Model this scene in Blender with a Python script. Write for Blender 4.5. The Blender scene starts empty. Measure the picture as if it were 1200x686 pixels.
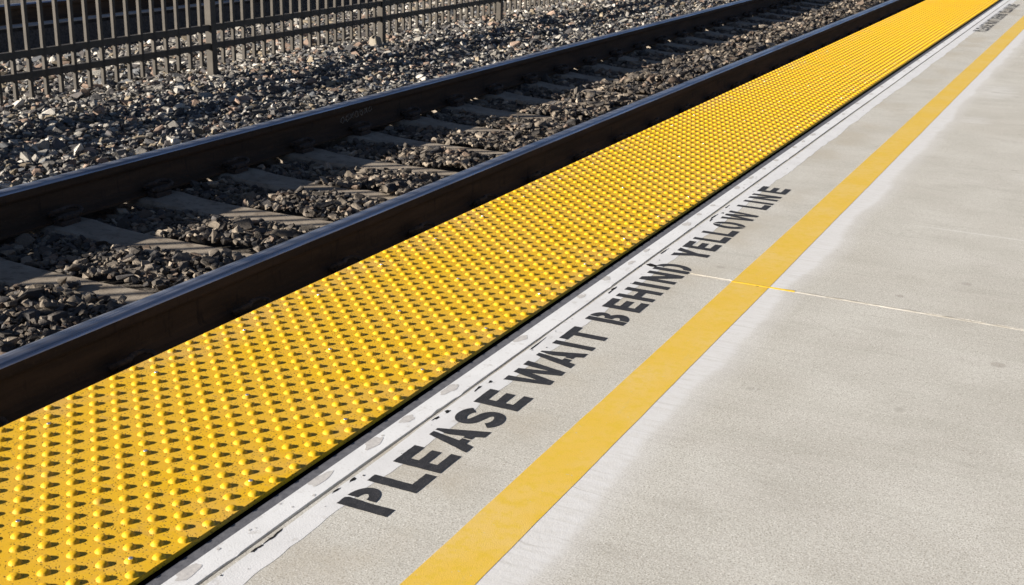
import bpy, bmesh, math, random
import numpy as np
from mathutils import Vector, Matrix
from mathutils.geometry import tessellate_polygon
rnd = random.Random(7)
rng = np.random.default_rng(11)
S = bpy.context.scene
COL = S.collection

# ------------------------------------------------------------------ camera (solved from the photograph)
CAM_Z = 1.055
RIGHT = Vector((0.8961, 0.4428, 0.0288)); DOWN = Vector((0.166, -0.274, -0.947)); FWD = Vector((-0.412, 0.853, -0.319))
F, YAW, PIT, ROL = 1455.918, math.radians(25.79307), math.radians(18.62242), math.radians(1.73574)
FWD = Vector((-math.sin(YAW)*math.cos(PIT), math.cos(YAW)*math.cos(PIT), -math.sin(PIT)))
r0 = Vector((math.cos(YAW), math.sin(YAW), 0)); u0 = r0.cross(FWD)
RIGHT = math.cos(ROL)*r0 + math.sin(ROL)*u0; UP = -math.sin(ROL)*r0 + math.cos(ROL)*u0
cd = bpy.data.cameras.new('camera'); cam = bpy.data.objects.new('camera', cd); COL.objects.link(cam)
cam.matrix_world = Matrix(((RIGHT.x, UP.x, -FWD.x, 0), (RIGHT.y, UP.y, -FWD.y, 0), (RIGHT.z, UP.z, -FWD.z, CAM_Z), (0, 0, 0, 1)))
cd.sensor_width = 36; cd.lens = F/1200*36; cd.clip_start = .05; cd.clip_end = 2000
cd.dof.use_dof = True; cd.dof.focus_distance = 3.1; cd.dof.aperture_fstop = 18
S.camera = cam

# ------------------------------------------------------------------ light
SUN_EL, SUN_AZ = math.radians(16.5), math.radians(42)      # shadows run 42 degrees from +X towards +Y
d = Vector((math.cos(SUN_EL)*math.cos(SUN_AZ), math.cos(SUN_EL)*math.sin(SUN_AZ), -math.sin(SUN_EL)))
sl = bpy.data.lights.new('sun', 'SUN'); sl.energy = 5; sl.angle = math.radians(.5); sl.color = (1, .93, .84)
so = bpy.data.objects.new('sun', sl); COL.objects.link(so); so.rotation_mode = 'QUATERNION'; so.rotation_quaternion = d.to_track_quat('-Z', 'Y')
so.location = (-20, -20, 15)
W = bpy.data.worlds.new('World'); S.world = W; W.use_nodes = True
bg = W.node_tree.nodes['Background']; sky = W.node_tree.nodes.new('ShaderNodeTexSky')
sky.sky_type = 'NISHITA'; sky.sun_disc = False; sky.sun_elevation = SUN_EL; sky.sun_rotation = math.radians(228)
W.node_tree.links.new(sky.outputs[0], bg.inputs[0]); bg.inputs[1].default_value = .05; sky.air_density = .4; sky.dust_density = .3; sky.ozone_density = .3
S.view_settings.view_transform = 'Standard'; S.view_settings.look = 'None'; S.view_settings.gamma = 1
S.view_settings.use_curve_mapping = False; S.view_settings.exposure = 1.38

# ------------------------------------------------------------------ material helpers
class N:
    def __init__(s, name, rough=.8, spec=.3):
        s.m = bpy.data.materials.new(name); s.m.use_nodes = True; s.t = s.m.node_tree
        s.b = s.t.nodes['Principled BSDF']; s.b.inputs['Roughness'].default_value = rough
        s.b.inputs['Specular IOR Level'].default_value = spec
        s.pos = s.t.nodes.new('ShaderNodeNewGeometry').outputs['Position']
    def L(s, a, b): s.t.links.new(a, b)
    def put(s, sock, v):
        if hasattr(v, 'links') or isinstance(v, bpy.types.NodeSocket): s.L(v, sock)
        else: sock.default_value = v
    def scale(s, v, vec=None):
        n = s.t.nodes.new('ShaderNodeMapping'); s.L(vec or s.pos, n.inputs[0]); n.inputs['Scale'].default_value = v; return n.outputs[0]
    def noise(s, sc, det=4, ro=.55, vec=None, w=None):
        n = s.t.nodes.new('ShaderNodeTexNoise'); s.L(vec or s.pos, n.inputs['Vector'])
        n.inputs['Scale'].default_value = sc; n.inputs['Detail'].default_value = det; n.inputs['Roughness'].default_value = ro
        return n.outputs[0]
    def voro(s, sc, out='Distance', vec=None):
        n = s.t.nodes.new('ShaderNodeTexVoronoi'); s.L(vec or s.pos, n.inputs['Vector']); n.inputs['Scale'].default_value = sc
        return n.outputs[out]
    def ramp(s, f, a, b, x=0., y=1.):
        n = s.t.nodes.new('ShaderNodeMapRange'); n.interpolation_type = 'SMOOTHSTEP'; s.put(n.inputs[0], f)
        for i, v in enumerate((a, b, x, y)): n.inputs[i+1].default_value = v
        return n.outputs[0]
    def math(s, op, a, b=0.):
        n = s.t.nodes.new('ShaderNodeMath'); n.operation = op; s.put(n.inputs[0], a); s.put(n.inputs[1], b); return n.outputs[0]
    def mix(s, f, a, b, mode='MIX'):
        n = s.t.nodes.new('ShaderNodeMix'); n.data_type = 'RGBA'; n.blend_type = mode; s.put(n.inputs[0], f)
        for i, v in ((6, a), (7, b)):
            if isinstance(v, tuple): v = v if len(v) == 4 else (*v, 1)
            s.put(n.inputs[i], v)
        return n.outputs[2]
    def xyz(s):
        n = s.t.nodes.new('ShaderNodeSeparateXYZ'); s.L(s.pos, n.inputs[0]); return n.outputs
    def col(s, v):
        if isinstance(v, tuple): v = (*v, 1)
        s.put(s.b.inputs['Base Color'], v)
    def bump(s, h, dist, st=1.):
        n = s.t.nodes.new('ShaderNodeBump'); s.L(h, n.inputs['Height']); n.inputs['Distance'].default_value = dist; n.inputs['Strength'].default_value = st
        s.L(n.outputs[0], s.b.inputs['Normal'])

def concrete_base(k):
    """shared look of the bare platform concrete: returns colour and height sockets"""
    fine = k.noise(300, 3, .75); mid = k.noise(85, 3, .7); big = k.noise(3.2, 4, .6)
    streak = k.noise(9, 4, .6, k.scale((.16, 1.6, 1)))
    c = k.mix(k.ramp(big, .3, .72), (.49, .473, .42), (.58, .565, .51))
    c = k.mix(k.ramp(streak, .42, .7, 0, .3), c, (.55, .52, .475))
    c = k.mix(k.ramp(k.noise(1.1, 3, .5), .45, .75, 0, .35), c, (.43, .395, .33)); c = k.mix(k.ramp(k.noise(6, 5, .7, k.scale((.5, 1.5, 1))), .50, .72, 0, .35), c, (.35, .33, .285))
    c = k.mix(k.ramp(mid, .42, .75, 0, .35), c, (.30, .275, .235))
    c = k.mix(k.ramp(fine, .47, .66, 0, .9), c, (.25, .22, .175)); c = k.mix(k.ramp(k.noise(240, 3, .7, k.scale((1, 1, 1.3))), .54, .68, 0, .75), c, (.76, .74, .68))
    c = k.mix(k.ramp(k.voro(120), .08, .20, .75, 0), c, (.23, .21, .18))
    h = k.math('ADD', k.math('MULTIPLY', fine, .6), k.math('MULTIPLY', mid, .5))
    return c, h

def m_concrete():
    k = N('platform_concrete', .9, .2); c, h = concrete_base(k); x, y, z = k.xyz()
    # pale primer band beside the yellow line, feathered, wandering edge
    wob = k.math('ADD', k.math('MULTIPLY', k.noise(2.2, 2, .5), .09), k.math('MULTIPLY', k.noise(30, 3, .6), .018))
    e = k.math('ADD', x, k.math('MULTIPLY', wob, -1.))
    c = k.mix(k.math('MULTIPLY', k.ramp(x, -1.0, -.88, .5, 0), k.ramp(k.noise(3.5, 4), .42, .66)), c, (.40, .35, .27))
    right = k.ramp(e, -.785, -.757, 1, 0)
    left = k.ramp(x, -.885, -.872, 0, 1)
    band = k.math('MULTIPLY', k.math('MULTIPLY', right, left), k.ramp(k.noise(34, 5, .75, k.scale((.5, 1.8, 1))), .34, .6, .5, .95))
    c = k.mix(band, c, (.625, .62, .605))
    # second, fainter feather
    right2 = k.ramp(e, -.77, -.70, .35, 0)
    c = k.mix(k.math('MULTIPLY', right2, left), c, (.62, .61, .60))
    # pale rubbed out patches further along
    for (px, py, hx, hy, a) in ((-.60, 7.3, .12, .36, .55), (-.60, 6.28, .10, .15, .5), (-.2, 5.1, .14, .1, .22), (.1, 6.9, .2, .25, .3)):
        dx = k.math('DIVIDE', k.math('SUBTRACT', x, px), hx); dy = k.math('DIVIDE', k.math('SUBTRACT', y, py), hy)
        r = k.math('ADD', k.math('ADD', k.math('MULTIPLY', dx, dx), k.math('MULTIPLY', dy, dy)), k.math('MULTIPLY', k.noise(13, 5, .75, k.scale((.35, 2.2, 1))), 3.2))
        c = k.mix(k.ramp(r, 1.3, 2.6, a*.8, 0), c, (.66, .655, .635))
    # spots
    for (px, py, r0_, cc) in ((-.445, 3.338, .012, (.26, .23, .2)), (-.152, 2.936, .018, (.29, .26, .22)), (-.948, 3.336, .014, (.30, .28, .25)),
                        (-.31, 2.55, .012, (.3, .28, .24)), (-.3, 3.55, .016, (.31, .28, .25)), (-.62, 2.5, .01, (.32, .3, .26))):
        dx = k.math('SUBTRACT', x, px); dy = k.math('SUBTRACT', y, py)
        r = k.math('SQRT', k.math('ADD', k.math('MULTIPLY', dx, dx), k.math('MULTIPLY', dy, dy)))
        r = k.math('ADD', r, k.math('MULTIPLY', k.noise(70, 3), .012))
        c = k.mix(k.ramp(r, r0_, r0_+.010, .5, 0), c, cc)
    # faint cement line across the slab
    hair = k.math('ABSOLUTE', k.math('SUBTRACT', k.noise(.9, 5, .62, k.scale((.8, 1.7, 1))), .5))
    c = k.mix(k.math('MULTIPLY', k.ramp(hair, .0006, .0022, .55, 0), k.ramp(k.noise(1.3, 2), .5, .62)), c, (.27, .25, .21))
    c = k.mix(k.math('MULTIPLY', k.ramp(k.voro(9), .035, .06, .75, 0), k.ramp(k.noise(3, 2), .50, .56)), c, (.22, .2, .17))
    brm = k.noise(40, 3, .6, k.scale((.07, 2.4, 1)))
    c = k.mix(k.ramp(brm, .5, .75, 0, .28), c, (.34, .325, .285))
    ln = k.ramp(k.math('ABSOLUTE', k.math('SUBTRACT', y, k.math('ADD', 4.12, k.math('MULTIPLY', k.noise(6), .01)))), .001, .007, .5, 0)
    c = k.mix(k.math('MULTIPLY', ln, k.ramp(x, -.6, -.4)), c, (.7, .69, .66))
    k.col(c); k.bump(h, .0012, .55); return k.m

def m_white(name='white_paint', tone=(.70, .70, .69)):
    k = N(name, .65, .3); x, y, z = k.xyz()
    c = k.mix(k.ramp(k.noise(8, 4, .6), .35, .7, 0, .6), tone, tuple(v*.86 for v in tone))
    c = k.mix(k.ramp(k.noise(160, 3, .65), .56, .72, 0, .45), c, (.45, .43, .40))
    c = k.mix(k.ramp(k.noise(26, 4, .7), .58, .68, 0, .55), c, (.47, .45, .42)); c = k.mix(k.ramp(k.noise(18, 5, .75, k.scale((1.6, .5, 1))), .58, .70, 0, .5), c, (.50, .48, .44))
    k.col(c); k.bump(k.noise(300, 3, .6), .0008, .5); return k.m

def m_line():
    k = N('yellow_line_paint', .6, .35)
    c = k.mix(k.ramp(k.noise(5, 4, .6), .35, .7), (.70, .455, .060), (.70, .48, .125))
    c = k.mix(k.ramp(k.noise(38, 4, .7), .44, .66, 0, .65), c, (.66, .445, .025))
    c = k.mix(k.ramp(k.noise(430, 2, .6), .52, .8, 0, .6), c, (.45, .28, .04))
    c = k.mix(k.ramp(k.noise(48, 5, .78), .63, .70, 0, .75), c, (.52, .47, .36)); c = k.mix(k.ramp(k.noise(11, 5, .75, k.scale((2, .5, 1))), .58, .72, 0, .4), c, (.56, .42, .16))
    x, y, z = k.xyz()
    for (px, py, r0_) in ((-.884, 2.774, .003), (-.807, 3.221, .004)):
        dx = k.math('SUBTRACT', x, px); dy = k.math('SUBTRACT', y, py)
        r = k.math('SQRT', k.math('ADD', k.math('MULTIPLY', dx, dx), k.math('MULTIPLY', dy, dy)))
        c = k.mix(k.ramp(r, r0_, r0_+.003, .95, 0), c, (.03, .025, .02))
    k.col(c); k.bump(k.noise(420, 2, .6), .001, .5); return k.m

def m_black():
    k = N('black_paint', .7, .3)
    c = k.mix(k.ramp(k.noise(40, 4, .6), .35, .75), (.020, .020, .022), (.034, .034, .037))
    c = k.mix(k.ramp(k.noise(420, 2, .65), .58, .74, 0, .6), c, (.16, .15, .14))
    c = k.mix(k.ramp(k.noise(150, 4, .75), .68, .74, 0, .35), c, (.30, .28, .26))
    k.col(c); k.bump(k.noise(420, 2, .6), .001, .5); return k.m

def m_tactile():
    k = N('tactile_yellow', .58, .25); x, y, z = k.xyz()
    base = k.mix(k.ramp(k.noise(2.6, 4, .6), .36, .66), (.68, .395, .007), (.66, .385, .018))
    edge = k.math('ADD', k.math('MULTIPLY', k.ramp(x, -1.84, -1.70, 1, 0), .55), k.math('MULTIPLY', k.ramp(x, -1.40, -1.25), .35))
    worn = k.math('MULTIPLY', k.math('ADD', edge, .18), k.ramp(k.noise(7, 4, .65), .40, .62))
    base = k.mix(worn, base, (.57, .345, .085))
    base = k.mix(k.ramp(k.noise(190, 2, .6), .5, .8, 0, .3), base, (.5, .28, .03))
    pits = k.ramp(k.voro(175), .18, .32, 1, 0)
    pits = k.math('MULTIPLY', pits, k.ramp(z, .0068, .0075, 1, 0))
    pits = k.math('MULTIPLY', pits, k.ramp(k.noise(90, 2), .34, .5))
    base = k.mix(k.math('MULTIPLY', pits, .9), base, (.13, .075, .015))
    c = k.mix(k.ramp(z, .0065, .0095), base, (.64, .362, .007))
    c = k.mix(k.ramp(k.noise(120, 4, .7), .60, .72, 0, .6), c, (.35, .20, .04)); c = k.mix(k.ramp(k.noise(22, 5, .75, k.scale((.6, 1.4, 1))), .57, .70, 0, .5), c, (.42, .26, .07)); c = k.mix(k.math('MULTIPLY', k.ramp(k.voro(24), .05, .09, .8, 0), k.ramp(k.noise(9, 2), .5, .58)), c, (.20, .12, .03))
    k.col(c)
    k.bump(k.math('SUBTRACT', k.noise(500, 2, .6), k.math('MULTIPLY', pits, 2.)), .0006, .6); return k.m

def m_simple(name, a, b, sc, rough=.8, spec=.3, metal=0., bump=.0, bs=200):
    k = N(name, rough, spec); k.col(k.mix(k.ramp(k.noise(sc, 5, .65), .32, .7), a, b)); k.b.inputs['Metallic'].default_value = metal
    if bump: k.bump(k.noise(bs, 4, .65), bump, .6)
    return k.m

def m_rust():
    k = N('rail_rust', .85, .25)
    c = k.mix(k.ramp(k.noise(9, 5, .65, k.scale((1, .25, 2))), .3, .72), (.044, .028, .017), (.082, .050, .029))
    c = k.mix(k.ramp(k.noise(70, 4, .7), .55, .72, 0, .6), c, (.095, .062, .038))
    c = k.mix(k.ramp(k.noise(22, 4, .7, k.scale((1, 1.2, .25))), .56, .74, 0, .6), c, (.012, .009, .008))
    k.col(c); k.bump(k.noise(160, 4, .7), .002, .6); return k.m

def m_railtop():
    k = N('rail_polished_steel', .32, .5)
    c = k.mix(k.ramp(k.noise(30, 4, .6, k.scale((3, .06, 1))), .35, .65), (.26, .26, .29), (.46, .47, .52))
    k.col(c); k.b.inputs['Metallic'].default_value = .9
    k.L(k.ramp(k.noise(40, 3, .6, k.scale((3, .08, 1))), .3, .7, .25, .48), k.b.inputs['Roughness']); return k.m

def m_stone(name):
    k = N(name, .9, .2)
    a = k.t.nodes.new('ShaderNodeAttribute'); a.attribute_name = 'tint'
    c = k.mix(k.ramp(k.noise(120, 4, .65), .3, .75, 0, .75), a.outputs['Color'], k.mix(1., a.outputs['Color'], (.55, .53, .5), 'MULTIPLY'))
    c = k.mix(k.ramp(k.noise(60, 3, .6), .62, .78, 0, .35), c, (.34, .30, .25))
    k.col(c); k.bump(k.noise(130, 4, .7), .004, .7); return k.m

def m_sleeper():
    k = N('sleeper_concrete', .92, .2)
    c = k.mix(k.ramp(k.noise(7, 5, .65), .3, .7), (.22, .182, .14), (.31, .265, .21))
    c = k.mix(k.ramp(k.noise(260, 3, .65), .5, .8, 0, .6), c, (.13, .11, .09))
    c = k.mix(k.ramp(k.noise(18, 5, .75), .50, .66, 0, .7), c, (.13, .10, .075))
    k.col(c); k.bump(k.noise(200, 4, .65), .002, .6); return k.m

M = dict(seal2=m_simple('thin_sealant', (.30, .28, .24), (.50, .47, .41), 18, .8, .2, 0, .002, 90), concrete=m_concrete(), white=m_white(), white2=m_white('white_band_paint', (.66, .655, .645)), line=m_line(), black=m_black(), tactile=m_tactile(),
    bare=m_simple('worn_paint', (.44, .42, .40), (.54, .52, .49), 120, .9, .2, 0, .001), rubber=m_simple('edge_rubber', (.085, .085, .095), (.13, .13, .14), 60, .7, .3, 0, .001),
    dark=m_simple('joint_dirt_and_shade', (.008, .008, .009), (.022, .021, .02), 120, .95, .1), seal=m_simple('cream_sealant', (.36, .33, .27), (.56, .53, .46), 25, .7, .3, 0, .002, 90),
    sealy=m_simple('painted_sealant', (.60, .38, .02), (.64, .42, .04), 60, .6, .3, 0, .002, 90), rust=m_rust(), top=m_railtop(), sleeper=m_sleeper(),
    clip=m_simple('clip_rust', (.035, .028, .024), (.075, .052, .038), 60, .8, .3, 0, .002), steel=m_simple('screw_steel', (.35, .36, .4), (.5, .5, .54), 200, .35, .5, .8),
    fence=m_simple('fence_paint', (.046, .039, .030), (.066, .056, .043), 12, .6, .25, 0, .0006), stone=m_stone('ballast_stone'),
    bed=m_simple('gravel_fines', (.06, .053, .046), (.13, .115, .1), 45, .95, .1, 0, .02, 40), chalk=m_simple('chalk_marks', (.30, .27, .22), (.42, .38, .32), 90, .95, .1),
    timber=m_simple('shade_kerb', (.02, .018, .017), (.05, .045, .04), 20, .9, .2, 0, .003, 60), lit_edge=m_simple('lit_edge_pale', (.3, .28, .26), (.4, .38, .35), 10, .9, .2), wall=m_simple('platform_side', (.10, .09, .08), (.17, .155, .135), 10, .9, .2),  # added kerb colours: near-black for the shaded band, pale for the lit edge line
    block=m_simple('pale_block', (.20, .175, .135), (.25, .22, .175), 30, .9, .2, 0, .004, 60))

# ------------------------------------------------------------------ object helpers
def link(o, parent=None):
    COL.objects.link(o)
    if parent: o.parent = parent
    return o
def obj(name, bm, mats, parent=None, smooth=False):
    me = bpy.data.meshes.new(name); bm.to_mesh(me); bm.free()
    for m in (mats if isinstance(mats, (list, tuple)) else [mats]): me.materials.append(m)
    if smooth: me.polygons.foreach_set('use_smooth', [True]*len(me.polygons))
    return link(bpy.data.objects.new(name, me), parent)
def tag(o, label, cat, group=None):
    o['label'] = label; o['category'] = cat
    if group: o['group'] = group
    return o
def struct(o, kind='structure', label=None):
    o['kind'] = kind
    if label: o['label'] = label
    return o
def empty(name, loc=(0, 0, 0)):
    o = bpy.data.objects.new(name, None); o.location = loc; o.empty_display_size = .1; return link(o)
def box(bm, x0, x1, y0, y1, z0, z1, bev=0., mi=0):
    r = bmesh.ops.create_cube(bm, size=1, matrix=Matrix.Translation(((x0+x1)/2, (y0+y1)/2, (z0+z1)/2)) @ Matrix.Diagonal((x1-x0, y1-y0, z1-z0, 1)))
    fs = {f for v in r['verts'] for f in v.link_faces}
    for f in fs: f.material_index = mi
    if bev:
        es = {e for v in r['verts'] for e in v.link_edges}
        bmesh.ops.bevel(bm, geom=list(es), offset=bev, segments=2, affect='EDGES', profile=.6)
def poly(bm, pts, z, mi=0):
    """flat sheet from an outline (any simple polygon), facing up"""
    vs = [bm.verts.new((x, y, z)) for x, y in pts]
    for t in tessellate_polygon([[Vector((x, y, 0)) for x, y in pts]]):
        try: f = bm.faces.new([vs[i] for i in t])
        except ValueError: continue
        f.material_index = mi
        f.normal_update()
        if f.normal.z < 0: f.normal_flip()
def tube(bm, pts, r, n=8):
    pts = [Vector(p) for p in pts]; rings = []
    up = Vector((0, 0, 1))
    for i, p in enumerate(pts):
        t = (pts[min(i+1, len(pts)-1)] - pts[max(i-1, 0)]).normalized()
        a = t.cross(up)
        if a.length < .05: a = t.cross(Vector((1, 0, 0)))
        a.normalize(); b = a.cross(t)
        rings.append([bm.verts.new(p + r*(math.cos(k*2*math.pi/n)*a + math.sin(k*2*math.pi/n)*b)) for k in range(n)])
    for A, B in zip(rings, rings[1:]):
        for k in range(n): bm.faces.new((A[k], A[(k+1) % n], B[(k+1) % n], B[k]))
    bm.faces.new(rings[0][::-1]); bm.faces.new(rings[-1])
def blob(cx, cy, rx, ry, n=22, j=.22):
    ph = [rnd.uniform(0, 6.28) for _ in range(3)]
    out = []
    for i in range(n):
        a = i*2*math.pi/n
        r = 1 + j*(.6*math.sin(2*a+ph[0]) + .5*math.sin(3*a+ph[1]) + .4*math.sin(5*a+ph[2])) + rnd.uniform(-j, j)*.35
        out.append((cx + rx*r*math.cos(a), cy + ry*r*math.sin(a)))
    return out
def wander(y0, y1, step, amp, seed):
    """1D value noise along y, several octaves"""
    g = np.random.default_rng(seed); n = int((y1-y0)/step)+2; ys = y0 + np.arange(n)*step; v = np.zeros(n)
    for (w, a) in ((1.4, .5), (.35, .45), (.09, .35), (.028, .22)):
        kx = np.arange(y0-w, y1+2*w, w); kv = g.uniform(-1, 1, len(kx)); v += a*np.interp(ys, kx, kv)
    return ys, v*amp

# ------------------------------------------------------------------ heights
TOR, SEAT = -.305, -.491                  # top of rail, rail seat on the sleepers
RN, RF = -2.752, -4.259                   # near and far rail
TC = (RN+RF)/2
FX = -6.31                                # fence line
R3, R4 = -9.955, -11.46

# ------------------------------------------------------------------ setting
bm = bmesh.new(); bmesh.ops.create_grid(bm, x_segments=1, y_segments=1, size=500); bmesh.ops.translate(bm, verts=bm.verts, vec=(0, 0, -1.05))
struct(obj('ground', bm, M['bed']))

def bed_z(x):
    pts = [(-13, -.50), (-9.62, -.50), (-9.60, -.88), (-9.0, -.80), (-8.5, -.60), (-7.4, -.53), (-6.3, -.50), (-4.6, -.497), (-4.2, -.525), (-3.75, -.52), (-3.35, -.487), (-2.9, -.485), (-2.6, -.51), (-1.8, -.55)]
    return np.interp(x, [p[0] for p in pts], [p[1] for p in pts])
bm = bmesh.new()
xs = sorted(set(np.round(np.linspace(-13, -1.8, 60), 3)) | {-9.62, -9.60}); ysb = np.linspace(-3, 60, 90)
gv = [[bm.verts.new((x, y, float(bed_z(x))-(.055 if -4.8 < x < -2.3 else .022) + (rnd.uniform(-.008, .008) if abs(x+9.61) > .1 else 0))) for x in xs] for y in ysb]
for r, s in zip(gv, gv[1:]):
    for i in range(len(xs)-1): bm.faces.new((r[i], r[i+1], s[i+1], s[i]))
struct(obj('track_bed', bm, M['bed'], smooth=True))

YA, YB = -2.6, 48
JY = 3.227                                # slab joint
bm = bmesh.new()
box(bm, -1.149, 7, YA, JY-.0075, -.55, 0, 0, 0); box(bm, -1.149, 7, JY+.0075, YB, -.55, 0, 0, 0)
box(bm, -1.815, -1.1495, YA, YB, -.84, -.022, 0, 1)
box(bm, -1.12, 7, YA, YB, -.84, -.551, 0, 1); box(bm, -1.11, 7, JY-.0076, JY+.0076, -.55, -.012, 0, 2); box(bm, -1.29, -1.1496, YA+.01, YB-.01, -.0226, -.0217, 0, 2)  # near-black bedding strip paints the shade into the gap beside the tactile strip
struct(obj('platform', bm, [M['concrete'], M['wall'], M['dark']]))

# dark rubber edging beside the tactile strip
bm = bmesh.new()
ys, v = wander(YA, YB, .12, .0012, 5)
for i in range(len(ys)-1):
    pass
x0 = -1.2225
a = [bm.verts.new((x0 + .2*v[i], y, -.0005)) for i, y in enumerate(ys)]; b = [bm.verts.new((-1.2008, y, -.0002)) for y in ys]
lo = [bm.verts.new((x0 + .2*v[i], y, -.021)) for i, y in enumerate(ys)]
for i in range(len(ys)-1):
    bm.faces.new((a[i], b[i], b[i+1], a[i+1])); bm.faces.new((lo[i], a[i], a[i+1], lo[i+1]))
o = obj('rubber_edging', bm, M['rubber']); tag(o, 'narrow dark grey rubber strip between the yellow tactile strip and the white kerb', 'edging strip')

# white painted kerb piece with worn spots
bm = bmesh.new()
ys, v = wander(YA, YB, .012, .0019, 21)
jog = np.zeros(len(ys))
for yj in (1.395, 2.055, 2.147, 2.999, 3.713, 4.9, 6.4): jog += .0035*np.exp(-((ys-yj)/.012)**2)*(1 if int(yj*10) % 2 else -1)
xr = -1.1562 + v + jog
A = [bm.verts.new((-1.2005, y, .0004)) for y in ys]; B = [bm.verts.new((x, y, .0004)) for x, y in zip(xr, ys)]; C = [bm.verts.new((x, y, -.021)) for x, y in zip(xr, ys)]
D = [bm.verts.new((-1.2005, y, -.021)) for y in ys]
for i in range(len(ys)-1):
    bm.faces.new((A[i], B[i], B[i+1], A[i+1])); bm.faces.new((B[i], C[i], C[i+1], B[i+1])); bm.faces.new((D[i], A[i], A[i+1], D[i+1]))
yy = 1.32
spots = [(-1.189, 1.32, 1), (-1.190, 1.683, 1), (-1.187, 1.859, 1), (-1.188, 1.987, .8), (-1.188, 2.166, 1), (-1.190, 2.519, .9), (-1.190, 2.885, .7), (-1.192, 3.063, .8)]
yy = 3.24
while yy < 15: spots.append((-1.190+rnd.uniform(-.003, .006), yy, rnd.uniform(.5, .9))); yy += rnd.choice((.14, .18, .3, .35))
for (x, y, s) in spots: poly(bm, [(max(min(px, -1.16), -1.2003), py) for px, py in blob(x, y, .0125*s, .030*s)], .0007, 1)
for _ in range(60):
    y = rnd.uniform(1, 9); x = rnd.uniform(-1.198, -1.16); s = rnd.uniform(.001, .003); poly(bm, blob(x, y, s, s*1.6, 8), .0009, 1)
kerb = tag(obj('white_kerb', bm, [M['white'], M['bare']]), 'white painted kerb strip with round grey worn spots beside the black edging', 'kerb')

# dark joint filler lying in the gap
bm = bmesh.new(); box(bm, -1.165, -1.1492, YA, YB, -.0215, -.0165)
tag(obj('joint_filler', bm, M['dark']), 'dark dirty joint running along the platform between two white painted bands', 'joint')

# second white band, ragged on both sides, with chips
bm = bmesh.new()
ys, v1 = wander(YA, YB, .010, .0035, 33); _, v2 = wander(YA, YB, .010, .011, 34)
near = np.clip((ys-1.0)/1.6, 0, 1)
xl = -1.1465 + np.clip(v1 + (1-near)*.006 + .001, -.002, .012); xr = -1.0935 + v2 + .003*np.clip((1.8-ys)/.8, 0, 1)
A = [bm.verts.new((x, y, .0003)) for x, y in zip(xl, ys)]; B = [bm.verts.new((x, y, .0003)) for x, y in zip(xr, ys)]
for i in range(len(ys)-1): bm.faces.new((A[i], B[i], B[i+1], A[i+1]))
for (x, y, rx, ry) in [(-1.139, 1.43, .0035, .012), (-1.139, 1.475, .003, .022), (-1.140, 1.66, .002, .014), (-1.137, 1.71, .003, .012), (-1.139, 2.02, .003, .012), (-1.135, 2.06, .004, .010), (-1.137, 2.20, .003, .016),
        (-1.131, 2.245, .003, .008), (-1.139, 2.98, .004, .03), (-1.132, 3.82, .003, .014), (-1.137, 3.87, .004, .03), (-1.126, 3.93, .004, .01), (-1.138, 4.02, .003, .02), (-1.14, 2.5, .002, .05), (-1.142, 3.4, .002, .04)]:
    poly(bm, blob(x, y, rx, ry, 14, .5), .0006, 1)
tr = [(-1.143, 3.245), (-1.136, 3.262), (-1.125, 3.258), (-1.110, 3.252), (-1.112, 3.236), (-1.124, 3.232), (-1.136, 3.238)]
poly(bm, tr, .0008, 1)
for _ in range(50):
    y = rnd.uniform(1, 9); x = rnd.uniform(-1.14, -1.11); s = rnd.uniform(.0006, .0018); poly(bm, blob(x, y, s, s*1.8, 8), .0010, 1)
tag(obj('white_band', bm, [M['white2'], M['dark']]), 'ragged edged white painted band with dark chips along the black lettering', 'painted line')

# yellow line
bm = bmesh.new()
ys, v1 = wander(YA, YB, .006, .0012, 51); _, v2 = wander(YA, YB, .006, .0012, 52)
A = [bm.verts.new((-.880+x, y, .0004)) for x, y in zip(v1, ys)]; B = [bm.verts.new((-.777+x, y, .0004)) for x, y in zip(v2, ys)]
for i in range(len(ys)-1): bm.faces.new((A[i], B[i], B[i+1], A[i+1]))
yl = tag(obj('yellow_line', bm, M['line']), 'solid yellow painted safety line on the grey concrete platform', 'painted line')

# sealant bead in the slab joint
root = empty('joint_sealant', (0, JY, 0)); tag(root, 'cream sealant bead filling the joint across the concrete platform', 'sealant')
def bead(name, x0, x1, mat, w, h):
    bm = bmesh.new(); n = max(int((x1-x0)/.02), 2); rows = []
    for i in range(n+1):
        x = x0 + (x1-x0)*i/n; j = rnd.uniform(-.0012, .0012)+.0012*math.sin(x*9); ww = w*rnd.uniform(.72, 1.2)
        rows.append([bm.verts.new((x, j+ww*math.cos(a), h*math.sin(a)*rnd.uniform(.7, 1.15)-.0008)) for a in np.linspace(math.pi, 0, 6)])
    for r, s in zip(rows, rows[1:]):
        for i in range(5): bm.faces.new((r[i], s[i], s[i+1], r[i+1]))
    bm.normal_update(); bmesh.ops.recalc_face_normals(bm, faces=bm.faces)
    return obj(name, bm, mat, root, True)
bead('bead', -1.08, -.881, M['seal2'], .0034, .0009); bead('bead', -.705, 6.9, M['seal'], .0076, .0020)
p = bead('painted_bead', -.881, -.705, M['sealy'], .0076, .0026); p['label'] = 'yellow painted piece of the sealant at the yellow line'

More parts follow.
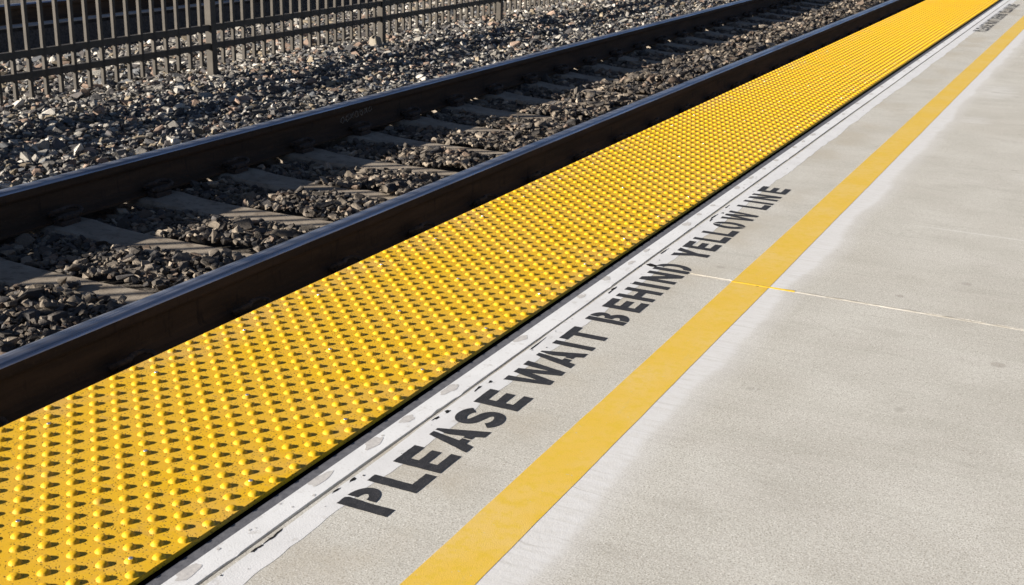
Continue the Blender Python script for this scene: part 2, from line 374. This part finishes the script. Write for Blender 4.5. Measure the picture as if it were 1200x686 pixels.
# ------------------------------------------------------------------ lettering
HGT = .100
def E(w, st, m=.05): return [[(0, 0), (w, 0), (w, .021), (st, .021), (st, .040), (w*.95, .040), (w*.95, .060), (st, .060), (st, .079), (w*.99, .079), (w*.99, .1), (0, .1)]]
def Lt(w, st): return [[(0, 0), (w, 0), (w, .022), (st, .022), (st, .1), (0, .1)]]
def I(w): return [[(0, 0), (w, 0), (w, .1), (0, .1)]]
def T(w, st): c = w/2; return [[(c-st/2, 0), (c+st/2, 0), (c+st/2, .079), (w, .079), (w, .1), (0, .1), (0, .079), (c-st/2, .079)]]
def H(w, st): return [[(0, 0), (st, 0), (st, .040), (w-st, .040), (w-st, 0), (w, 0), (w, .1), (w-st, .1), (w-st, .060), (st, .060), (st, .1), (0, .1)]]
def Nn(w, st): return [[(0, 0), (st, 0), (st, .058), (w-st*1.05, 0), (w, 0), (w, .1), (w-st, .1), (w-st, .044), (st*1.05, .1), (0, .1)]]
def Y(w, st): c = w/2; return [[(c-st/2, 0), (c+st/2, 0), (c+st/2, .040), (w, .1), (w-st*1.05, .1), (c, .064), (st*1.05, .1), (0, .1), (c-st/2, .040)]]
def Wt(w, st):
    return [[(w*.17, 0), (w*.36, 0), (w*.5, .062), (w*.64, 0), (w*.83, 0), (w, .1), (w-st, .1), (w*.735, .036), (w*.60, .1), (w*.40, .1), (w*.265, .036), (st, .1), (0, .1)]]
def At(w, st):   # stencil A: left leg, bridge, right leg with crossbar
    return [[(0, 0), (st, 0), (st+.006, .018), (st+.022, .018), (st+.024, .036), (st+.012, .036), (w*.5+.001, .1), (w*.34, .1)],
            [(w-st*1.02, 0), (w, 0), (w*.66, .1), (w*.5+.008, .1), (w*.43+.010, .076), (w*.5+.002, .066), (w*.5+.010, .036), (w*.47+.006, .036), (w*.47+.006, .018), (w-st-.008, .018)]]
def arc(cx, cy, rx, ry, a0, a1, n=14): return [(cx+rx*math.cos(math.radians(a0+(a1-a0)*i/n)), cy+ry*math.sin(math.radians(a0+(a1-a0)*i/n))) for i in range(n+1)]
def P(w, st):
    g = st+.006
    return [[(0, 0), (st, 0), (st-.001, .05), (st+.002, .094), (st-.003, .1), (0, .1)],
            arc(g, .0715, w-g, .0285, 90, -90) + [(g+.001, .061)] + arc(g+.001, .0715, (w-g)*.42, .0095, -90, 90, 8)]
def B(w, st):
    g = st+.0035
    return [[(0, 0), (st, 0), (st, .1), (0, .1)],
            arc(g, .074, w*.93-g, .026, 90, -52) + arc(g, .029, w-g, .029, 52, -90) + [(g, .021)] + arc(g, .031, (w-g)*.40, .010, -90, 90, 6) + arc(g, .070, (w-g)*.36, .009, -90, 90, 6)]
def Dt(w, st):
    g = st+.007
    return [[(0, 0), (st, 0), (st, .1), (0, .1)], arc(g, .05, w-g, .05, 90, -90, 22) + [(g, .021)] + arc(g, .05, (w-g)*.44, .029, -90, 90, 16)]
def O(w, st):
    c = w/2; out = []
    for s in (0, 180): out.append(arc(c, .05, c, .051, -86+s, 86+s, 20) + arc(c, .05, c-st*.95, .030, 82+s, -82+s, 16))
    return out
def St(w, st):
    c = w/2; hw = .0115
    path = arc(c, .0705, w/2-hw*1.05, .0185, 22, 250, 18)[:-1] + arc(c, .0305, w/2-hw*1.05, .0195, 82, -158, 20)
    path = [Vector(p) for p in path]; Lf, Rt = [], []
    for i, p in enumerate(path):
        t = (path[min(i+1, len(path)-1)]-path[max(i-1, 0)]).normalized(); n = Vector((-t.y, t.x)); Lf.append(tuple(p+n*hw)); Rt.append(tuple(p-n*hw))
    return [Lf + Rt[::-1]]
LET = [(P(.080, .029), 1.621), (Lt(.076, .027), 1.720), (E(.082, .028), 1.809), (At(.106, .029), 1.910), (St(.084, .024), 2.024), (E(.080, .027), 2.131),
       (Wt(.129, .028), 2.271), (At(.103, .027), 2.405), (I(.025), 2.529), (T(.095, .026), 2.570), (B(.074, .027), 2.728), (E(.079, .027), 2.838), (H(.090, .027), 2.935), (I(.027), 3.053),
       (Nn(.090, .025), 3.107), (Dt(.076, .027), 3.216), (Y(.092, .031), 3.371), (E(.077, .026), 3.475), (Lt(.074, .025), 3.575), (Lt(.074, .025), 3.660), (O(.080, .027), 3.751),
       (Wt(.118, .027), 3.860), (Lt(.070, .024), 4.045), (I(.025), 4.124), (Nn(.076, .025), 4.183), (E(.090, .027), 4.298)]
BASE = -1.011                 # baseline of the letters; their tops point at the track
def warning(y_off, label):
    root = empty('painted_warning', (BASE, 1.621+y_off, .0007)); tag(root, label, 'painted text', 'warnings painted along the platform edge')
    for polys, y in LET:
        bm = bmesh.new()
        for pg in polys:
            pts = []
            for i, (u, v) in enumerate(pg):   # subdivide and roughen each outline a little
                u2, v2 = pg[(i+1) % len(pg)]; n = max(1, int(math.hypot(u2-u, v2-v)/.008))
                for q in range(n):
                    f = q/n; j = 0 if q == 0 else rnd.uniform(-.0005, .0005)
                    pts.append((-(v+(v2-v)*f)*1.02+j, (u+(u2-u)*f)+(y-1.621)+j))
            poly(bm, pts, 0)
        o = obj('letter', bm, M['black'], root)
    return root
warning(0, 'black stencilled words PLEASE WAIT BEHIND YELLOW LINE in the foreground')
warning(8.75, 'small far away black stencilled warning near the upper right corner')

# ------------------------------------------------------------------ tactile strip
PL = 1.2192; HP = PL/40; SX0 = -1.846; SX1 = -1.2365; ZT = .006
WD = SX1-SX0; HX = WD/20
strip = empty('tactile_strip', (SX0, 1.28, 0)); tag(strip, 'yellow tactile strip of raised domes along the platform edge', 'tactile strip')
DOME = [(.0112, 0), (.0105, .0009), (.0082, .0033), (.0069, .0045), (.0054, .0051), (.0030, .0054)]
def panel_bm():
    bm = bmesh.new()
    L0, L1 = .0001, PL-.0001
    box(bm, 0, WD, L0, L1, -.0025, ZT, 0)
    bmesh.ops.bevel(bm, geom=[e for e in bm.edges if all(v.co.z > 0 for v in e.verts) and abs(e.verts[0].co.x-e.verts[1].co.x) < .001], offset=.0012, segments=2, affect='EDGES')
    n = 14
    for i in range(20):
        for j in range(40):
            if (i+j) % 2: continue
            cx = (i+.5)*HX; cy = (j+.5)*HP; rings = []
            for r, h in DOME: rings.append([bm.verts.new((cx+r*math.cos(k*2*math.pi/n), cy+r*math.sin(k*2*math.pi/n), ZT-.0002+h)) for k in range(n)])
            for A, B_ in zip(rings, rings[1:]):
                for k in range(n): bm.faces.new((A[k], A[(k+1) % n], B_[(k+1) % n], B_[k])).smooth = True
            bm.faces.new(rings[-1]).smooth = True
    return bm
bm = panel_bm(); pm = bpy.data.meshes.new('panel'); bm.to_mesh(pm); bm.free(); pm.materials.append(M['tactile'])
bm = bmesh.new()
bmesh.ops.create_cone(bm, cap_ends=True, segments=12, radius1=.0042, radius2=.0036, depth=.0016); box(bm, -.0028, .0028, -.0006, .0006, .0006, .0010, 0)
sm = bpy.data.meshes.new('screw'); bm.to_mesh(sm); bm.free(); sm.materials.append(M['steel'])
Y0 = 1.28 - 3*PL
for k in range(34):
    o = bpy.data.objects.new('panel', pm); link(o, strip); o.location = (0, Y0 + k*PL - 1.28, 0)
    if 2 <= k < 9:
        for (i, js) in ((2, (9, 19, 29, 39)), (10, (0, 10, 20, 30)), (18, (1, 11, 21, 31))):
            pass
        for (i, js) in ((18, (0, 10, 20, 30)), (10, (0, 10, 20, 30)), (2, (0, 10, 20, 30))):
            for j in js:
                s = bpy.data.objects.new('screw', sm); link(s, o); s.location = ((i+.5)*HX, (j+.5)*HP, ZT+.0052); s.rotation_euler = (0, 0, rnd.uniform(0, 3))

# ------------------------------------------------------------------ rails
def rail(name_y0, y1, x, label, side=1, chalk=False):
    prof = [(-.076, 0), (.076, 0), (.076, .011), (.030, .024), (.013, .036), (.0092, .055), (.0092, .118), (.016, .132), (.035, .139), (.0365, .146), (.0365, .170), (.034, .178), (.028, .1825), (.016, .1850), (0, .1857),
            (-.016, .1850), (-.028, .1825), (-.034, .178), (-.0365, .170), (-.0365, .146), (-.035, .139), (-.016, .132), (-.0092, .118), (-.0092, .055), (-.013, .036), (-.030, .024), (-.076, .011)]
    root = empty('rail', (x, name_y0, SEAT)); tag(root, label, 'rail', 'rails of the two tracks')
    bm = bmesh.new(); yv = [name_y0] + [y for y in np.arange(max(name_y0, 0)+1.5, min(y1, 60), 1.5)] + [y1]
    rings = [[bm.verts.new((px, y-name_y0, pz)) for px, pz in prof] for y in yv]; n = len(prof)
    for A, B_ in zip(rings, rings[1:]):
        for k in range(n): bm.faces.new((A[k], B_[k], B_[(k+1) % n], A[(k+1) % n])).smooth = False
    bm.faces.new(rings[0]); bm.faces.new(rings[-1][::-1])
    bmesh.ops.recalc_face_normals(bm, faces=bm.faces)
    obj('rail_body', bm, M['rust'], root)
    # polished running band, a hair proud of the head
    bm = bmesh.new(); tp = [(-.034, .1783), (-.028, .1828), (-.016, .1853), (0, .186), (.016, .1853), (.028, .1828), (.034, .1783), (.0363, .1725)]
    rings = [[bm.verts.new((px, y-name_y0, pz+.0006)) for px, pz in tp] for y in yv]
    for A, B_ in zip(rings, rings[1:]):
        for k in range(len(tp)-1): bm.faces.new((A[k], A[k+1], B_[k+1], B_[k])).smooth = True
    obj('running_surface', bm, M['top'], root)
    if chalk:
        bm = bmesh.new(); r2 = random.Random(3)
        for k in range(7):
            y = 6.33+k*.052; zc = .085+.004*k; pts = []
            for q in range(9): pts.append((.0105, y-name_y0+.02*math.cos(q*1.25+k)+r2.uniform(-.006, .006), zc+.020*math.sin(q*1.25*(1+.2*(k % 3)))+r2.uniform(-.004, .004)))
            tube(bm, pts, .0016, 5)
        obj('chalk_scribble', bm, M['chalk'], root)
    return root
rail(-3, 60, RN, 'near running rail right beside the yellow platform edge')
rail(-3, 60, RF, 'far running rail of the near track below the gravel bank with chalk marks', chalk=True)
rail(-3, 60, R3, 'rail of the second track seen through the fence at upper left')
bm = bmesh.new()
for y in np.arange(-3, 50, 2.6): box(bm, -9.86, -9.62, y, y+2.585, -.96, -.488, .006)
tk = tag(obj('shade_kerb', bm, M['timber']), 'added low timber edge making the dark shaded band below the second track behind the fence', 'kerb')  # kerb added to produce the dark shaded band below the second track

bm = bmesh.new(); box(bm, -9.76, -9.615, -3, 50, -.4875, -.476, .002)
obj('lit_edge_strip', bm, M['lit_edge'], tk)  # pale strip added to draw the thin edge line catching skylight
# ------------------------------------------------------------------ sleepers and clips
def sleeper_mesh():
    xs_ = [-1.3, -1.28, -1.02, -.60, -.48, -.30, 0, .30, .48, .60, 1.02, 1.28, 1.3]
    zt = [-.03, -.008, 0, 0, -.012, -.018, -.020, -.018, -.012, 0, 0, -.008, -.03]
    hw = [.105, .108, .112, .112, .106, .10, .10, .10, .106, .112, .112, .108, .105]
    bm = bmesh.new(); rings = []
    for x, z, w in zip(xs_, zt, hw): rings.append([bm.verts.new(c) for c in ((x, -w-.03, -.2), (x, -w-.004, z-.016), (x, -w+.008, z), (x, w-.008, z), (x, w+.004, z-.016), (x, w+.03, -.2))])
    for A, B_ in zip(rings, rings[1:]):
        for k in range(6): bm.faces.new((A[k], B_[k], B_[(k+1) % 6], A[(k+1) % 6]))
    bm.faces.new(rings[0]); bm.faces.new(rings[-1]); bmesh.ops.recalc_face_normals(bm, faces=bm.faces)
    me = bpy.data.meshes.new('sleeper_body'); bm.to_mesh(me); bm.free(); me.materials.append(M['sleeper']); return me
def clip_mesh():   # origin at the rail foot edge, +x away from the rail
    bm = bmesh.new()
    box(bm, .004, .062, -.062, .050, -.012, .022, .006); box(bm, .026, .062, -.052, .040, .0221, .048, .010)
    box(bm, -.022, .003, -.05, .05, .0125, .021, .003)
    pts = [(.046, -.075, .038), (.046, -.03, .038), (.046, .03, .038), (.045, .062, .040), (.034, .084, .046), (.014, .088, .053), (-.006, .074, .056), (-.012, .046, .056), (-.006, .018, .058), (.012, -.004, .062),
           (.020, -.03, .064), (.010, -.058, .060), (-.010, -.068, .050), (-.026, -.056, .036), (-.030, -.02, .030)]
    sp = []
    for i in range(len(pts)-1):
        a, b = Vector(pts[i]), Vector(pts[i+1]); sp += [a, (a+b)/2]
    sp.append(Vector(pts[-1])); tube(bm, sp, .0095, 8)
    me = bpy.data.meshes.new('rail_clip'); bm.to_mesh(me); bm.free(); me.materials.append(M['clip']); return me
SM, CM = sleeper_mesh(), clip_mesh()
TIE0, TIE = 3.975, .6065
ORD = ['first', 'second', 'third', 'fourth', 'fifth', 'sixth', 'seventh', 'eighth', 'ninth', 'tenth', 'eleventh', 'twelfth', 'thirteenth', 'fourteenth', 'fifteenth', 'sixteenth', 'seventeenth', 'eighteenth', 'nineteenth', 'twentieth',
       'twenty-first', 'twenty-second', 'twenty-third', 'twenty-fourth', 'twenty-fifth', 'twenty-sixth', 'twenty-seventh', 'twenty-eighth', 'twenty-ninth', 'thirtieth']
ties_y = []
for k in range(-4, 25):
    y = TIE0 + TIE*k; ties_y.append(y)
    t = empty('sleeper', (TC, y, SEAT-.002))
    if k >= -3: lab = 'concrete sleeper between the rails, %s one counted from the lower left corner' % ORD[k+3]
    else: lab = 'concrete sleeper just outside the lower left corner'
    tag(t, lab, 'sleeper', 'concrete sleepers under the near track')
    b = bpy.data.objects.new('sleeper_body', SM); link(b, t)
    for rx in (RN, RF):
        for s in (-1, 1):
            c = bpy.data.objects.new('rail_clip', CM); link(c, t); c.location = (rx-TC+s*.077, 0, 0.001); c.rotation_euler = (0, 0, 0 if s > 0 else math.pi)

# ------------------------------------------------------------------ fence
fence = empty('fence', (FX, 0, -.5)); tag(fence, 'dark steel picket fence on the gravel between the two tracks', 'fence')
PY0, PS = 7.63, 2.446
FH = 1.62
def boxobj(name, x0, x1, y0, y1, z0, z1, bev, parent):
    bm = bmesh.new(); box(bm, x0, x1, y0, y1, z0, z1, bev); return obj(name, bm, M['fence'], parent)
posts = [PY0 + PS*k for k in range(-4, 6)]
bm = bmesh.new(); box(bm, -.03, .03, -.03, .03, -.15, FH+.05, .004); pme = bpy.data.meshes.new('post'); bm.to_mesh(pme); bm.free(); pme.materials.append(M['fence'])
bm = bmesh.new(); box(bm, -.034, .034, -.034, .034, FH+.0505, FH+.062, .004); cme = bpy.data.meshes.new('post_cap'); bm.to_mesh(cme); bm.free(); cme.materials.append(M['fence'])
for y in posts:
    o = link(bpy.data.objects.new('post', pme), fence); o.location = (0, y, 0); link(bpy.data.objects.new('post_cap', cme), o)
RZ = [(.355, .400), (.217, .262), (FH-.32, FH-.28), (FH-.12, FH-.08)]
bm = bmesh.new()
for z0, z1 in RZ[:1]: box(bm, -.019, .019, .0305, PS-.0305, -.0225, .0225, .003)
rme = bpy.data.meshes.new('fence_rail'); bm.to_mesh(rme); bm.free(); rme.materials.append(M['fence'])
for y in posts[:-1]:
    for z0, z1 in RZ:
        o = link(bpy.data.objects.new('fence_rail', rme), fence); o.location = (0, y, (z0+z1)/2)
bm = bmesh.new(); box(bm, -.0125, .0125, -.0125, .0125, .095, FH, .002); kme = bpy.data.meshes.new('picket'); bm.to_mesh(kme); bm.free(); kme.materials.append(M['fence'])
far_bm = bmesh.new(); cnt = 0
for y in posts[:-1]:
    for k in range(1, 19):
        yy = y + PS*k/19
        if 4.9 < yy < 17.3 and cnt < 100:
            o = link(bpy.data.objects.new('picket', kme), fence); o.location = (.0065, yy, 0); cnt += 1
        else: box(far_bm, -.006, .019, yy-.0125, yy+.0125, .095, FH, 0)
o = obj('far_pickets', far_bm, M['fence'], fence); o['kind'] = 'stuff'

# pale block lying against a post
bm = bmesh.new()
for co in [(-.05, -.03, -.04), (.06, -.05, -.04), (.07, .05, -.04), (-.05, .04, -.04), (-.045, -.02, .055), (.03, -.035, .085), (.05, .035, .06), (-.03, .03, .075)]: bm.verts.new(co)
bmesh.ops.convex_hull(bm, input=bm.verts); bmesh.ops.bevel(bm, geom=list(bm.edges), offset=.006, segments=1, affect='EDGES')
o = obj('stone_block', bm, M['block']); o.location = (FX+.04, PY0+PS-.19, -.475); tag(o, 'pale beige angular block lying against the foot of a fence post', 'stone block')

# ------------------------------------------------------------------ ballast
def templates(n, npts):
    out = []
    for _ in range(n):
        bm = bmesh.new()
        sx, sy, sz = rng.uniform(.9, 1.35), rng.uniform(.65, 1.0), rng.uniform(.45, .74)
        for _ in range(npts):
            v = rng.normal(size=3); v /= np.linalg.norm(v); v = np.sign(v)*np.abs(v)**.75
            bm.verts.new((v[0]*sx, v[1]*sy, v[2]*sz))
        r = bmesh.ops.convex_hull(bm, input=bm.verts)
        bmesh.ops.delete(bm, geom=[v for v in bm.verts if not v.link_faces], context='VERTS')
        bm.verts.index_update(); bmesh.ops.triangulate(bm, faces=bm.faces)
        out.append((np.array([v.co[:] for v in bm.verts]), np.array([[v.index for v in f.verts] for f in bm.faces]))); bm.free()
    return out
TN, TF = templates(48, 15), templates(30, 12)
Rw = np.array([RIGHT[:], (-UP)[:], FWD[:]])
def project(p):
    q = (p-np.array([0, 0, CAM_Z])) @ Rw.T
    return 600+F*q[:, 0]/q[:, 2], 343+F*q[:, 1]/q[:, 2], q[:, 2]
def vnoise(x, y, sc, seed):
    g = np.random.default_rng(seed); T_ = g.uniform(0, 1, (64, 64)); u, v = x/sc, y/sc
    i, j = np.floor(u).astype(int), np.floor(v).astype(int); a, b = u-i, v-j; a, b = a*a*(3-2*a), b*b*(3-2*b)
    f = lambda ii, jj: T_[ii % 64, jj % 64]
    return (f(i, j)*(1-a)+f(i+1, j)*a)*(1-b) + (f(i, j+1)*(1-a)+f(i+1, j+1)*a)*b
def scatter(x0, x1, y0, y1, cell, size, seed, lift=0.):
    g = np.random.default_rng(seed); nx, ny = int((x1-x0)/cell), int((y1-y0)/cell)
    X, Y_ = np.meshgrid(x0+(np.arange(nx)+.5)*cell, y0+(np.arange(ny)+.5)*cell); X = X.ravel()+g.uniform(-.5, .5, nx*ny)*cell; Y_ = Y_.ravel()+g.uniform(-.5, .5, nx*ny)*cell
    s = size*np.exp(g.normal(0, .38, X.size)); s = np.clip(s, size*.35, size*2.3)
    Z = bed_z(X) + (vnoise(X, Y_, .35, 4)-.5)*.032 + g.uniform(-.5, .25, X.size)*s + lift*g.uniform(.3, 1, X.size)
    return X, Y_, Z, s, g
def keep_mask(X, Y_, Z, s, g):
    px, py, dz = project(np.stack([X, Y_, Z], 1)); k = (dz > .5) & (px > -330) & (px < 1500) & (py > -170) & (py < 900)
    # clear of rails, mostly clear of sleepers
    for rx in (RN, RF): k &= np.abs(X-rx) > .072 + s*.55
    near_r = (np.abs(X-RN) < .19) | (np.abs(X-RF) < .19)
    k &= ~(near_r & (Z+s*.6 > SEAT+.045))
    on = np.zeros(X.size, bool)
    for ty in ties_y: on |= (np.abs(Y_-ty) < .110+s*.35)
    inside = (X > RF-.70) & (X < RN+.6)
    cover = vnoise(X, Y_, .16, 9)
    lim = np.interp(X, [-5.0, -4.95, -4.6, -4.2, -3.7, -3.45, -3.1, -2.9], [1., .9, .6, .02, .05, .33, .46, .33])
    k &= ~(on & inside & (cover > lim))
    Zs = np.where(on & inside, np.maximum(Z, SEAT-.02+s*.40), Z)
    k &= ~((np.abs(X+9.74) < .16))
    return k, Zs
PAL_A = np.array([1.08, 1.05, 1.02])*np.array([(.060, .055, .050), (.078, .070, .062), (.095, .085, .073), (.12, .105, .088), (.15, .13, .105), (.20, .172, .138), (.14, .108, .085), (.07, .067, .066), (.26, .225, .18)])
PAL_B = np.array([(.070, .068, .068), (.10, .095, .09), (.13, .122, .11), (.17, .158, .14), (.23, .213, .185), (.34, .32, .28), (.27, .195, .15), (.13, .135, .14), (.46, .43, .38), (.23, .19, .135), (.085, .08, .08), (.11, .10, .095)])
def build(name, sets, label):
    V, Fc, T_, off = [], [], [], 0
    for (X, Y_, Z, s, g, pal, tm) in sets:
        n = X.size; ti = g.integers(0, len(tm), n)
        for k, (tv, tf) in enumerate(tm):
            m = np.where(ti == k)[0]
            if not m.size: continue
            c = m.size; a = g.uniform(0, 6.283, c); b = g.normal(0, .38, c); e = g.normal(0, .38, c); z0 = np.zeros(c); o1 = np.ones(c)
            Rz = np.stack([np.cos(a), -np.sin(a), z0, np.sin(a), np.cos(a), z0, z0, z0, o1], 1).reshape(c, 3, 3)
            Rx = np.stack([o1, z0, z0, z0, np.cos(b), -np.sin(b), z0, np.sin(b), np.cos(b)], 1).reshape(c, 3, 3)
            Ry = np.stack([np.cos(e), z0, np.sin(e), z0, o1, z0, -np.sin(e), z0, np.cos(e)], 1).reshape(c, 3, 3)
            Rm = Rz @ Rx @ Ry
            v = np.einsum('cij,vj->cvi', Rm, tv)*s[m][:, None, None] + np.stack([X[m], Y_[m], Z[m]], 1)[:, None, :]
            nv = len(tv); V.append(v.reshape(-1, 3)); Fc.append((tf[None] + (off + np.arange(c)*nv)[:, None, None]).reshape(-1, 3)); off += c*nv
            col = pal[g.integers(0, len(pal), c)]*g.uniform(.7, 1.45, (c, 1))
            T_.append(np.repeat(np.concatenate([col, np.ones((c, 1))], 1), nv, 0))
    V = np.concatenate(V); Fc = np.concatenate(Fc); T_ = np.concatenate(T_)
    me = bpy.data.meshes.new(name); me.vertices.add(len(V)); me.vertices.foreach_set('co', V.astype(np.float32).ravel())
    me.loops.add(Fc.size); me.loops.foreach_set('vertex_index', Fc.astype(np.int32).ravel())
    me.polygons.add(len(Fc)); me.polygons.foreach_set('loop_start', np.arange(0, Fc.size, 3, dtype=np.int32))
    at = me.attributes.new('tint', 'FLOAT_COLOR', 'POINT'); at.data.foreach_set('color', T_.astype(np.float32).ravel())
    me.materials.append(M['stone']); me.polygons.foreach_set('use_smooth', [False]*len(Fc)); me.update(calc_edges=True)
    o = link(bpy.data.objects.new(name, me)); o['kind'] = 'stuff'; o['label'] = label; o['category'] = 'gravel'
    print(name, len(V), len(Fc))
def region(x0, x1, y0, y1, cell, size, seed, pal, tm, lift=0.):
    X, Y_, Z, s, g = scatter(x0, x1, y0, y1, cell, size, seed, lift); k, Zs = keep_mask(X, Y_, Z, s, g)
    return X[k], Y_[k], Zs[k], s[k], g, pal, tm
build('track_ballast', [region(-4.33, -1.85, 1.6, 8, .026, .0152, 1, PAL_A, TN), region(-4.33, -1.85, 1.6, 8, .060, .0215, 2, PAL_A, TN, .008),
                        region(-4.33, -1.85, 8, 26, .034, .020, 3, PAL_A, TF), region(-4.33, -1.85, 8, 26, .07, .028, 4, PAL_A, TF, .012)], 'dark angular gravel between the rails')
build('bank_ballast', [region(-6.6, -4.33, 1.8, 9, .028, .0165, 5, PAL_B, TN), region(-6.6, -4.33, 1.8, 9, .055, .0215, 6, PAL_B, TN, .015),
                       region(-6.6, -4.33, 9, 27, .035, .020, 7, PAL_B, TF), region(-6.6, -4.33, 9, 27, .07, .026, 8, PAL_B, TF, .015),
                       region(-9.55, -6.6, 4.5, 24, .038, .022, 9, PAL_B, TF), region(-9.55, -6.6, 4.5, 24, .08, .030, 10, PAL_B, TF, .015)], 'pale mixed gravel around the fence')
